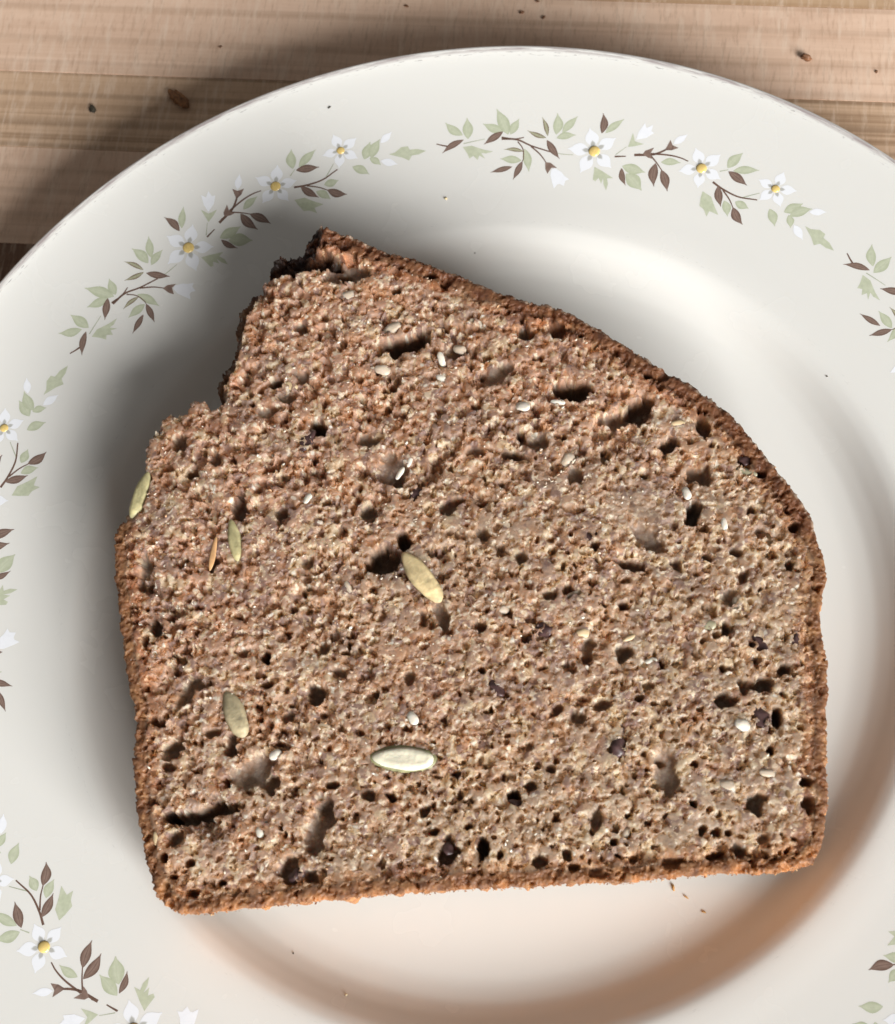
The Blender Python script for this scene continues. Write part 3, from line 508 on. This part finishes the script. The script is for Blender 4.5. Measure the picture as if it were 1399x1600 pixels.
# -- the larger cavities, each where it is
wl = 1.25*fbm(X, Y, 2.6, 101, 4, 0.6); wl2 = 1.25*fbm(X, Y, 2.6, 103, 4, 0.6); fl_n = 0.5*fbm(X, Y, 0.9, 105, 2)
rq = np.clip(fbm(X, Y, 1.1, 341, 4, 0.65), -0.6, 0.9)                          # torn rims
PATCH = np.zeros_like(H); CAV = np.zeros_like(H)                                                         # smooth skin of the large gas cells
for (px, py, a, b, an, dep) in PITS:
    R = max(a, b)*1.5+1.2
    i0 = max(0, int((px-R-x0)/G)); i1 = min(nx, int((px+R-x0)/G)); j0 = max(0, int((py-R-y0)/G)); j1 = min(ny, int((py+R-y0)/G))
    sl = (slice(j0, j1), slice(i0, i1))
    k = min(1.0, min(a, b)/1.6)
    u = X[sl]-px+wl[sl]*k; v = Y[sl]-py+wl2[sl]*k
    ca, sa = math.cos(an), math.sin(an)
    q = ((u*ca+v*sa)/a)**2+((-u*sa+v*ca)/b)**2
    q = q*(1+1.1*rq[sl])
    soft = dep < 1.7
    if not soft: dep = 1.3*dep if dep >= 5.5 else max(0.95*dep, 2.4)
    e = 0.7 if soft else 0.32
    d = dep*np.clip(1-q**1.3, 0, 1)**e
    skin = np.clip(5*(1-q), 0, 1)*(0.45 if soft else 0.85)
    CAV[sl] = np.maximum(CAV[sl], skin)
    H[sl] = np.where(q < 1, H[sl]*(1-skin)-d+0.8*fl_n[sl]*np.clip(1-q, 0, 1), H[sl]+0.10*np.clip(1.5-q, 0, 0.5))
for (px, py, a, b, an) in SMOOTH:                                              # dense patches almost without pores
    q = (((X-px+wl)*math.cos(an)+(Y-py+wl2)*math.sin(an))/a)**2+((-(X-px+wl)*math.sin(an)+(Y-py+wl2)*math.cos(an))/b)**2
    m = sstep(1.25, 0.7, q)*(CAV == 0); H = H*(1-0.62*m)-0.25*np.clip(1-q, 0, 1)
    PATCH = np.maximum(PATCH, m)
mk = (CAV > 0)*1.0
def blur(a):
    a = (np.roll(a, 1, 0)+a+np.roll(a, -1, 0))/3
    return (np.roll(a, 1, 1)+a+np.roll(a, -1, 1))/3
mk = np.clip(blur(blur(mk))*1.6, 0, 1); Hb = H.copy()
for _ in range(2): Hb = blur(Hb)
H = H*(1-mk)+(0.85*Hb+0.15*H)*mk                                             # gas-cell skins are smooth
# -- beds for the seeds
def bed(px, py, a, b, an, depth):
    R = max(a, b)*1.3
    i0 = max(0, int((px-R-x0)/G)); i1 = min(nx, int((px+R-x0)/G)); j0 = max(0, int((py-R-y0)/G)); j1 = min(ny, int((py+R-y0)/G))
    sl = (slice(j0, j1), slice(i0, i1)); ca, sa = math.cos(an), math.sin(an)
    u = X[sl]-px; v = Y[sl]-py; q = ((u*ca+v*sa)/a)**2+((-u*sa+v*ca)/b)**2
    m = sstep(1.35, 0.85, q)
    H[sl] = H[sl]*(1-m)+np.minimum(H[sl], depth)*m
for (ax, ay, bx, by, w, k) in PUMPKIN: bed((ax+bx)/2, (ay+by)/2, math.hypot(bx-ax, by-ay)/2, w/2, math.atan2(by-ay, bx-ax), -0.30)
cq = sstep(3.6, 1.6, sd)*(1-sstep(6, 2.5, D['torn']))
H *= 1-0.62*cq                                                               # the crust is denser
H += cq*(0.07*vnoise(X, Y, 0.42, 301)+0.06*vnoise(0.8*X-0.6*Y, 0.6*X+0.8*Y, 0.26, 303))
# -- burnt ear and broken shelf lie lower than the face
en = 1.3*fbm(X, Y, 2.4, 111, 3, 0.6)
earw = sstep(-0.3, 1.1, D['ear']+0.5*en); shw = sstep(-0.2, 0.9, D['shelf']+0.5*en)
H = H-earw*(3.4+1.6*en)-shw*(4.0+1.2*en)*(1-earw)
H -= 0.9*sstep(9, 0, D['torn'])*(1-earw)
H -= 0.55*np.exp(-np.clip(sd, 0, 9)/0.35)
H = np.maximum(H, -13.0)
# -- colour of the crumb itself
def C3(*c): return np.array(c, float)
def lerp(a, b, t): return a*(1-t[..., None])+b*t[..., None]
big = fbm(X, Y, 22, 121, 3); med = fbm(X, Y, 5.0, 131, 3)
cool = np.clip(0.50+0.010*X-0.006*Y+0.55*big, 0, 1)
COLR = lerp(C3(0.50, 0.298, 0.200), C3(0.49, 0.350, 0.240), cool)
COLR = lerp(COLR, C3(0.36, 0.245, 0.188), np.clip(sstep(0.05, 0.6, med)*0.8, 0, 1))
COLR = lerp(COLR, C3(0.53, 0.265, 0.125), sstep(0.15, 0.6, fbm(X, Y, 2.6, 141, 3))*0.50*(1-0.55*cool))
COLR = COLR*(1+0.20*fbm(X, Y, 7, 145, 3))[..., None]
b1 = fbm(wx, wy, 1.25, 401, 3, 0.6); b2 = fbm(wx+5, wy-3, 0.9, 405, 3, 0.6); b3 = fbm(wx, wy, 1.8, 409, 3, 0.6); b4 = fbm(wx-7, wy, 2.4, 413, 3, 0.55)
COLR = COLR*(1+0.35*b1)[..., None]
COLR = lerp(COLR, C3(0.27, 0.165, 0.135), sstep(0.16, 0.34, b3)*0.75)              # mauve bran
COLR = lerp(COLR, C3(0.58, 0.29, 0.13), sstep(0.22, 0.36, b4)*0.42*(1-0.4*cool))       # toasted orange
COLR = lerp(COLR, C3(0.80, 0.64, 0.46), sstep(0.24, 0.36, b2)*0.90)              # pale endosperm
COLR = lerp(COLR, C3(0.72, 0.56, 0.36), sstep(0.30, 0.40, -b4)*0.6)
f1b, _, ba_, bb_ = worley(wx, wy*0.6, 1.7, 161)
COLR = lerp(COLR, C3(0.16, 0.075, 0.05), (ba_ > 0.93)*sstep(0.55, 0.35, f1b)*0.8)
f1c, _, wa_, wb_ = worley(wx, wy, 1.4, 171)
COLR = lerp(COLR, C3(0.82, 0.74, 0.60), (wa_ > 0.90)*sstep(0.42, 0.28, f1c)*0.85)
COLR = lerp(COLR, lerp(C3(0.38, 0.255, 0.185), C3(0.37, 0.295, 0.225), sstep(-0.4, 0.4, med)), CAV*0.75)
COLR = lerp(COLR, lerp(C3(0.50, 0.385, 0.29), C3(0.54, 0.40, 0.29), sstep(-0.4, 0.4, med)), PATCH*0.2)
# crust
cw = 3.3+2.0*sstep(8, 1, D['top'])+0.6*sstep(6, 1, D['bot'])
ct = np.clip(1-sd/(cw*(1+0.30*fbm(X, Y, 3.5, 181, 3))), 0, 1)*(1-0.92*sstep(3.5, 1.5, D['torn']))
crn = fbm(X, Y, 1.4, 191, 3, 0.65)
crust_c = lerp(C3(0.28, 0.125, 0.058), C3(0.43, 0.215, 0.095), sstep(-0.2, 0.6, crn))
crust_c = lerp(crust_c, C3(0.14, 0.058, 0.032), sstep(0.15, 0.6, -crn)*0.7)
crust_c = lerp(crust_c, C3(0.56, 0.235, 0.085), sstep(3.4, 0.6, D['bot'])*sstep(-0.5, 0.5, crn)*0.75)
crust_c = lerp(crust_c, crust_c*C3(0.68, 0.58, 0.58), sstep(7, 2, D['top']))
COLR = lerp(COLR, COLR*C3(0.90, 0.64, 0.47), sstep(0.0, 0.4, np.clip(1-sd/(1.7*cw), 0, 1)*(1-sstep(5, 2.5, D['torn'])))*0.75)
COLR = lerp(COLR, crust_c, sstep(0.08, 0.42, ct)*0.95)
COLR = lerp(COLR, C3(0.66, 0.50, 0.36), sstep(0.8, 0.2, sd)*sstep(-0.3, 0.25, vnoise(X, Y, 0.6, 195))*sstep(6, 1, D['top'])*0.75)   # flour on the top edge
COLR = lerp(COLR, lerp(C3(0.03, 0.015, 0.011), C3(0.16, 0.065, 0.033), sstep(0.0, 0.7, crn)), earw*0.95)
COLR = lerp(COLR, C3(0.17, 0.08, 0.045), shw*0.7)
COLR = np.clip(COLR*C3(0.575, 0.59, 0.62), 0.01, 0.9)

# -- turn the height field into geometry
inside = sd > 0
keep = inside[:-1, :-1] & inside[1:, :-1] & inside[:-1, 1:] & inside[1:, 1:]
gyv, gxv = np.gradient(sd, G)
vid = np.arange(nx*ny).reshape(ny, nx)
J, I = np.nonzero(keep)
quads = np.stack([vid[J, I], vid[J, I+1], vid[J+1, I+1], vid[J+1, I]], 1)
PX, PY, PZ = X.ravel().copy(), Y.ravel().copy(), (T+H).ravel().copy()
PC = COLR.reshape(-1, 3); SDF = sd.ravel()
edges = np.concatenate([quads[:, [0, 1]], quads[:, [1, 2]], quads[:, [2, 3]], quads[:, [3, 0]]])
key = np.sort(edges, 1); kk = key[:, 0].astype(np.int64)*(nx*ny)+key[:, 1]
uq, ix_, cnt = np.unique(kk, return_index=True, return_counts=True)
bedges = edges[ix_[cnt == 1]]
bv = np.unique(bedges)
gx_, gy_ = gxv.ravel()[bv], gyv.ravel()[bv]; gl_ = np.hypot(gx_, gy_)+1e-6
mv = np.clip(SDF[bv], 0, 0.22)/np.maximum(gl_, 0.5)
PX[bv] -= gx_/gl_*mv; PY[bv] -= gy_/gl_*mv
# a little sideways drag so pores and crumbs overhang
dragx = 0.16*fbm(X, Y, 0.8, 201, 2).ravel(); dragy = 0.16*fbm(X, Y, 0.8, 203, 2).ravel()
PX += dragx; PY += dragy
# side wall: columns under every border vertex
coarse_gy, coarse_gx = np.gradient(coarse['sd'], CG)
nxo = -up_sample(coarse_gx).ravel()[bv]; nyo = -up_sample(coarse_gy).ravel()[bv]; nl = np.hypot(nxo, nyo)+1e-6; nxo /= nl; nyo /= nl
K = 30
lut = np.full(nx*ny, -1, np.int64); lut[bv] = np.arange(len(bv))
tw = D['torn'].ravel()[bv]; tp = D['top'].ravel()[bv]; bt = D['bot'].ravel()[bv]
tornb = sstep(3.0, 1.0, tw)
WV = []; WC = []
sarc = PX[bv]*1.0+PY[bv]*1.7
for k in range(1, K+1):
    t = k/K
    z = PZ[bv]*(1-t)
    n1 = fbm(PX[bv]*1.0+z*0.37, PY[bv]+z*1.3, 1.6, 211, 3, 0.6); n2 = fbm(PX[bv]-z*0.9, PY[bv]+z*0.8, 4.5, 221, 2)
    off = np.sin(math.pi*min(1, t*1.02))*0.25+(0.28*n1+0.22*n2)*min(1, 4*t)*(1+2.2*tornb)-0.8*tornb*t-max(0, t-0.93)*7-sstep(6, 2, bt)*(0.4+2.9*t)*min(1, 5*t)
    WV.append(np.stack([PX[bv]+nxo*off, PY[bv]+nyo*off, z+0.03], 1))
    base = lerp(C3(0.26, 0.11, 0.05), C3(0.46, 0.22, 0.085), sstep(-0.3, 0.5, n1))
    base = lerp(base, C3(0.56, 0.25, 0.085), sstep(3, 0.5, bt)*sstep(-0.6, 0.3, n1)*0.8)
    base = lerp(base, C3(0.22, 0.095, 0.05), sstep(4, 1, tp)*0.5)
    base = lerp(base, C3(0.36, 0.22, 0.15), tornb*0.8)
    base = lerp(base, C3(0.06, 0.028, 0.018), earw.ravel()[bv]*0.85)
    WC.append(base)
NV = len(PX)
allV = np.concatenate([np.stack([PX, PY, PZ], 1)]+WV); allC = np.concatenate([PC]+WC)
wq = []
for k in range(K):
    a = bedges[:, 0] if k == 0 else NV+(k-1)*len(bv)+lut[bedges[:, 0]]
    b = bedges[:, 1] if k == 0 else NV+(k-1)*len(bv)+lut[bedges[:, 1]]
    c = NV+k*len(bv)+lut[bedges[:, 1]]; d = NV+k*len(bv)+lut[bedges[:, 0]]
    wq.append(np.stack([b, a, d, c], 1))
wq = np.concatenate(wq)
qct = ct.ravel()[quads[:, 0]]
is_crust = qct > 0.30
M_CRUMB = mat_crumb('bread_crumb', 0.46, 1.0, 0.0030); M_CRUST = mat_crumb('bread_crust', 0.50, 1.0, 0.0013)
def sub(name, Qs, mat):
    u, inv = np.unique(Qs, return_inverse=True)
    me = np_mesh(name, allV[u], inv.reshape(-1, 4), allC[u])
    return link(name, me, mat, bread)
sub('crumb', quads[~is_crust], M_CRUMB)
sub('crust', np.concatenate([quads[is_crust], wq]), M_CRUST)
UB = OUT[::2]; cen = UB.mean(0); ub = np.stack([UB[:, 0]+(cen[0]-UB[:, 0])*0.03, UB[:, 1]+(cen[1]-UB[:, 1])*0.05, np.full(len(UB), 0.06)], 1)
me = py_mesh('underside', [tuple(q) for q in ub[::-1]], [tuple(range(len(ub)))])
link('underside', me, mat_plain('bread_underside', (0.42, 0.28, 0.19), 0.7), bread, smooth=False)

def hat(x, y, r=0.4):
    i = int((x-x0)/G); j = int((y-y0)/G); k = max(1, int(r/G))
    return float(H[max(0, j-k):j+k+1, max(0, i-k):i+k+1].mean())
def seed_mesh(name, L, W, Th, n=22, m=16, point=1.0, seed=0, wr=0.03, groove=0.0, flat=0.0):
    """almond-shaped seed along x, pointed at the ends"""
    r_ = np.random.default_rng(seed); V = []; F = []
    ph = r_.uniform(0, 6, 6)
    for i in range(n+1):
        t = i/n; x = -math.cos(math.pi*t)
        w = max(1e-3, math.sin(math.pi*t))**point*(1+0.10*x)
        for k in range(m):
            a = 2*math.pi*k/m; ca, sa = math.cos(a), math.sin(a)
            wob = 1+wr*(math.sin(3*a+ph[0]+4*t)+math.sin(5*t*3+ph[1]+2*a)+0.7*math.sin(9*t+ph[2]-3*a))
            y = w*ca*wob; z = w*sa*wob
            if sa > 0 and flat: z = min(z, 1-flat+0.1*z)
            if sa > 0 and groove: z -= groove*math.exp(-(ca/0.14)**2)*sstep(0.9, 0.5, np.array(abs(x))).item()
            V.append((x*L/2, y*W/2, z*Th/2))
    for i in range(n):
        for k in range(m): F.append((i*m+k, i*m+(k+1) % m, (i+1)*m+(k+1) % m, (i+1)*m+k))
    F.append(tuple(range(m))[::-1]); F.append(tuple(n*m+k for k in range(m)))
    return py_mesh(name, V, [f[::-1] for f in F])
SEEDM = {'pale_yellow': mat_plain('pale_yellow_kernel', (0.62, 0.49, 0.27), 0.5, 0.3, 0.35, 420, bump=0.0003), 'cut': mat_plain('cream_kernel', (0.78, 0.73, 0.57), 0.45, 0.3, 0.14, 600, bump=0.0002),  # pale yellow is the raised kernel's own colour
         'khaki': mat_plain('khaki_kernel', (0.44, 0.37, 0.23), 0.5, 0.25, 0.35, 420, bump=0.0003), 'green': mat_plain('green_kernel', (0.45, 0.40, 0.21), 0.5, 0.25, 0.35, 420, bump=0.0003),
         'orange': mat_plain('orange_husk', (0.62, 0.36, 0.17), 0.45, 0.2, 0.2, 600), 'white': mat_plain('white_seed', (0.76, 0.70, 0.60), 0.4, 0.4, 0.15, 900, bump=0.0002),
         'pale': mat_plain('pale_seed', (0.57, 0.47, 0.365), 0.4, 0.5, 0.2, 900, bump=0.0002), 'brown': mat_plain('brown_seed', (0.30, 0.18, 0.09), 0.3, 0.1, 0.2, 900),
         'tan': mat_plain('tan_seed', (0.62, 0.47, 0.28), 0.45, 0.2, 0.15, 900), 'sgreen': mat_plain('grey_green_seed', (0.36, 0.33, 0.22), 0.35, 0.3, 0.15, 900)}
M_COAT = mat_plain('green_seed_coat', (0.30, 0.29, 0.15), 0.45, 0.1, 0.25, 700)
M_RAIS = mat_plain('dark_purple_raisin', (0.075, 0.040, 0.038), 0.35, 0.15, 0.4, 900)
for i, (ax, ay, bx, by, w, k) in enumerate(PUMPKIN):
    L = math.hypot(bx-ax, by-ay); an = math.atan2(by-ay, bx-ax); mx, my = (ax+bx)/2, (ay+by)/2
    if k == 'cut':
        o = link('pumpkin_seed', seed_mesh('pumpkin_seed', L*0.96, w*0.90, w*0.55, point=1.0, seed=i, groove=0.12, flat=0.45), SEEDM[k], bread)
        z = T+0.15-w*0.55*0.18
        c = link('seed_coat', seed_mesh('seed_coat', L*1.04, w*1.05, w*0.5, point=1.0, seed=i+9, flat=0.5), M_COAT, o); c.location = (0, 0, -0.22*S)
    else:
        th = w*(0.55 if k != 'orange' else 0.5)
        o = link('pumpkin_seed' if k != 'orange' else 'husk', seed_mesh('pumpkin_seed', L, w, th, point=1.05, seed=i, wr=0.045, groove=0.03 if k != 'orange' else 0, flat=0.25), SEEDM[k], bread)
        z = T+{'pale_yellow': -0.10, 'khaki': -0.35, 'green': -0.40, 'orange': 0.0}[k]
        if i == 4: z = T-1.3
    o.location = (mx*S, my*S, z*S)
    o.rotation_euler = (0.10 if k == 'pale_yellow' else 0, {'pale_yellow': 0.06, 'khaki': -0.05}.get(k, 0.0), an)
shared = {}
for i, (px, py, a, b, an, k) in enumerate(SEEDS):
    kk_ = 'sgreen' if k == 'green' else k
    v = (kk_, i % 3)
    if v not in shared: shared[v] = seed_mesh('seed', 2.0, 2.0, 2.0, 14, 12, 0.75, 40+i, 0.05)
    o = link('sesame_seed' if k in ('white', 'pale') else 'grain_seed', shared[v], SEEDM[kk_], bread)
    o.scale = (a*0.9, b*0.85, b*0.6)
    zz = max(hat(px, py, max(a, b)), -0.9) if k != 'white' else max(hat(px, py, b), -0.6)
    o.location = (px*S, py*S, (T+zz+b*(0.16 if k == 'white' else -0.02))*S)
    o.rotation_euler = (rnd.uniform(-.25, .25), rnd.uniform(-.25, .25), an)
for i, (px, py, a, b, an) in enumerate(RAISINS):
    o = link('raisin_piece', seed_mesh('raisin_piece', a*2, b*2, b*1.3, 16, 14, 0.7, 80+i, 0.13), M_RAIS, bread)
    o.location = (px*S, py*S, (T+max(hat(px, py, b), -1.2)-0.15*b)*S); o.rotation_euler = (rnd.uniform(-.3, .3), rnd.uniform(-.2, .2), an)

# -- loose bran flakes and torn crumb shreds standing on the cut face
def flakes(name, pts, smin, smax, pal, mat, seed):
    r_ = np.random.default_rng(seed); V = []; Fq = []; Cc = []
    for (x, y, z) in pts:
        s = smin+(smax-smin)*r_.random()**2; w = s*r_.uniform(0.3, 0.75); th = s*r_.uniform(0.12, 0.3)
        a = r_.uniform(0, 6.28); tl = r_.uniform(-0.7, 0.7); rl = r_.uniform(-0.9, 0.9)
        Rm = np.array(Matrix.Rotation(a, 3, 'Z') @ Matrix.Rotation(tl, 3, 'Y') @ Matrix.Rotation(rl, 3, 'X'))
        b = np.array([(-.5, 0, 0), (-.2, -.5, -.1), (.25, -.42, .12), (.5, .05, 0), (.2, .5, -.08), (-.22, .4, .1)])*r_.uniform(0.75, 1.25, (6, 1))
        p = np.concatenate([b*[s, w, th]+[0, 0, th/2], b*[s*.8, w*.8, th]-[0, 0, th/2]]) @ Rm.T+[x, y, z]
        o = len(V); V += p.tolist()
        Fq += [(o, o+1, o+2, o+3), (o, o+3, o+4, o+5), (o+9, o+8, o+7, o+6), (o+11, o+10, o+9, o+6)]
        for q in range(6): Fq.append((o+q, o+6+q, o+6+(q+1) % 6, o+(q+1) % 6))
        c = np.array(pal[r_.integers(len(pal))])*r_.uniform(0.8, 1.15); Cc += [c]*12
    me = np_mesh(name, np.array(V), np.array(Fq), np.clip(np.array(Cc), 0, 0.92))
    return link(name, me, mat, bread, smooth=False)
cand = quads[:, 0]
pick = rng.choice(len(cand), 5200, replace=False); cv = cand[pick]
cv = cv[(rng.random(len(cv)) < 0.35+0.65*rag.ravel()[cv]) & (ct.ravel()[cv] < 0.3) & (earw.ravel()[cv] < 0.3) & (H.ravel()[cv] > -0.9)]
pal = [(0.84, 0.78, 0.68), (0.80, 0.72, 0.58), (0.66, 0.53, 0.41), (0.56, 0.40, 0.29), (0.58, 0.34, 0.19), (0.50, 0.34, 0.24), (0.46, 0.36, 0.28), (0.76, 0.66, 0.54), (0.44, 0.29, 0.21)]
o = flakes('crumb_shreds', [(PX[v], PY[v], PZ[v]+0.05) for v in cv], 0.2, 0.95, pal, mat_crumb('crumb_shred', 0.5, 0.5, 0.0006), 5)
tag(o, kind='stuff')
ev = bv[rng.random(len(bv)) < 0.22]
pal2 = [(0.42, 0.19, 0.07), (0.30, 0.12, 0.05), (0.52, 0.27, 0.11), (0.60, 0.38, 0.20), (0.22, 0.09, 0.04)]
o = flakes('crust_flakes', [(PX[v], PY[v], PZ[v]-rng.random()*2.2) for v in ev], 0.2, 0.65, pal2, mat_crumb('crust_flake', 0.5, 0.1), 6)
tag(o, kind='stuff')

# ------------------------------------------------------------------ fallen crumbs
def lump(name, x, y, z, size, mat, seed, stretch=(1, 1, .7), rot=0.0):
    r_ = np.random.default_rng(seed)
    bm = bmesh.new(); bmesh.ops.create_icosphere(bm, subdivisions=3, radius=1.0)
    ph = r_.uniform(0, 6, 9)
    for v in bm.verts:
        c = v.co
        d = 1+0.22*math.sin(3*c.x+ph[0]+2*c.y)+0.2*math.sin(4*c.y+ph[1]-2*c.z)+0.16*math.sin(7*c.z+ph[2]+5*c.x)+0.12*math.sin(11*c.x+ph[3]+9*c.y)+r_.uniform(-.07, .07)
        v.co = Vector((c.x*d*stretch[0], c.y*d*stretch[1], c.z*d*stretch[2]))*size*S
    me = bpy.data.meshes.new(name); bm.to_mesh(me); bm.free()
    zmin = min(v.co.z for v in me.vertices)
    o = link(name, me, mat); o.location = (x*S, y*S, z*S-zmin*0.92); o.rotation_euler = (0, 0, rot)
    return o
M_CB = mat_plain('brown_crumb', (0.19, 0.085, 0.038), 0.6, 0.1, 0.5, 900); M_CD = mat_plain('dark_speck', (0.055, 0.045, 0.03), 0.6, 0, 0.4, 1200)
M_CO = mat_plain('orange_crumb', (0.60, 0.33, 0.12), 0.6, 0.2, 0.3, 900); M_CY = mat_plain('pale_yellow_crumb', (0.72, 0.60, 0.36), 0.6, 0.2, 0.2, 900)
o = lump('crumb', -113.0, 105.1, 0.0, 1.6, mat_plain('orange_brown_crumb', (0.27, 0.125, 0.05), 0.6, 0.2, 0.5, 700), 5, (1.75, .72, .6), math.radians(-38)); tag(o, 'long brown crumb on the board just outside the upper left plate edge', 'crumb')
o = lump('crumb', 29.8, 154.2, 0.0, 0.95, M_CB, 2, (1.35, .8, .7), 0.2); tag(o, 'single brown crumb on the board at the upper right', 'crumb')
o = lump('crumb', -133.1, 97.1, 0.0, 0.95, M_CD, 3, (.8, 1.2, .5), 0.3); tag(o, 'small blackish green speck on the board, left of the long brown crumb', 'crumb')
for i, (x, y, s, lb) in enumerate([(-67.8, 145.2, .50, 'tiny dark speck on the board above the garland at the top left'), (-39.7, 150.3, .62, 'reddish brown crumb on the board, left one of a close pair above the plate'),
                                   (-34.0, 150.2, .55, 'reddish brown crumb on the board, right one of a close pair above the plate'), (-36.9, 154.5, .5, 'brown speck at the very top edge above the close pair of crumbs'),
                                   (-108.8, 122.4, .42, 'tiny brown speck on the board at the upper left, above the long crumb'), (46.5, 154.8, .38, 'faint tiny speck on the board right of the single brown crumb')]):
    tag(lump('crumb', x, y, 0.0, s*0.75, M_CB, 10+i, (1.2, .8, .6), i*0.9), lb, 'crumb')
for i, (x, y, s, m_, st, lb) in enumerate([(51.2, -43.55, .62, M_CO, (1.5, .6, .5), 'orange crumb on the plate just below the bottom crust'), (54.05, -44.6, .42, M_CO, (1.6, .45, .5), 'thin orange crumb sliver on the plate beside the larger orange crumb'),
                                           (58.1, -46.4, .42, M_CO, (1.4, .6, .5), 'small pale orange crumb on the plate, farthest right below the crust'), (-37.7, 88.1, .42, M_CY, (1, 1, .6), 'tiny yellow crumb on the plate between two garlands at the top'),
                                           (-70.4, 102.5, .36, M_CD, (1.5, .6, .4), 'tiny dark speck on the upper left plate rim'), (-3.2, -82.4, .3, M_CY, (1, 1, .6), 'tiny pale speck in the shaded wall at the bottom of the plate'),
                                           (-16.1, -78.0, .26, M_CD, (1, .8, .4), 'tiny dark speck on the plate below the bottom left of the bread'), (53.9, 68.5, .26, M_CD, (1, .8, .4), 'tiny dark speck on the right of the plate above the crust')]):
    z = float(zplate(math.hypot(x, y)))
    tag(lump('crumb', x, y, z-0.02, s*0.75, m_, 30+i, st, -0.9+i*0.5), lb, 'crumb')
for o in sc.objects:
    if o.get('category') == 'crumb': o['group'] = 'loose crumbs and specks'
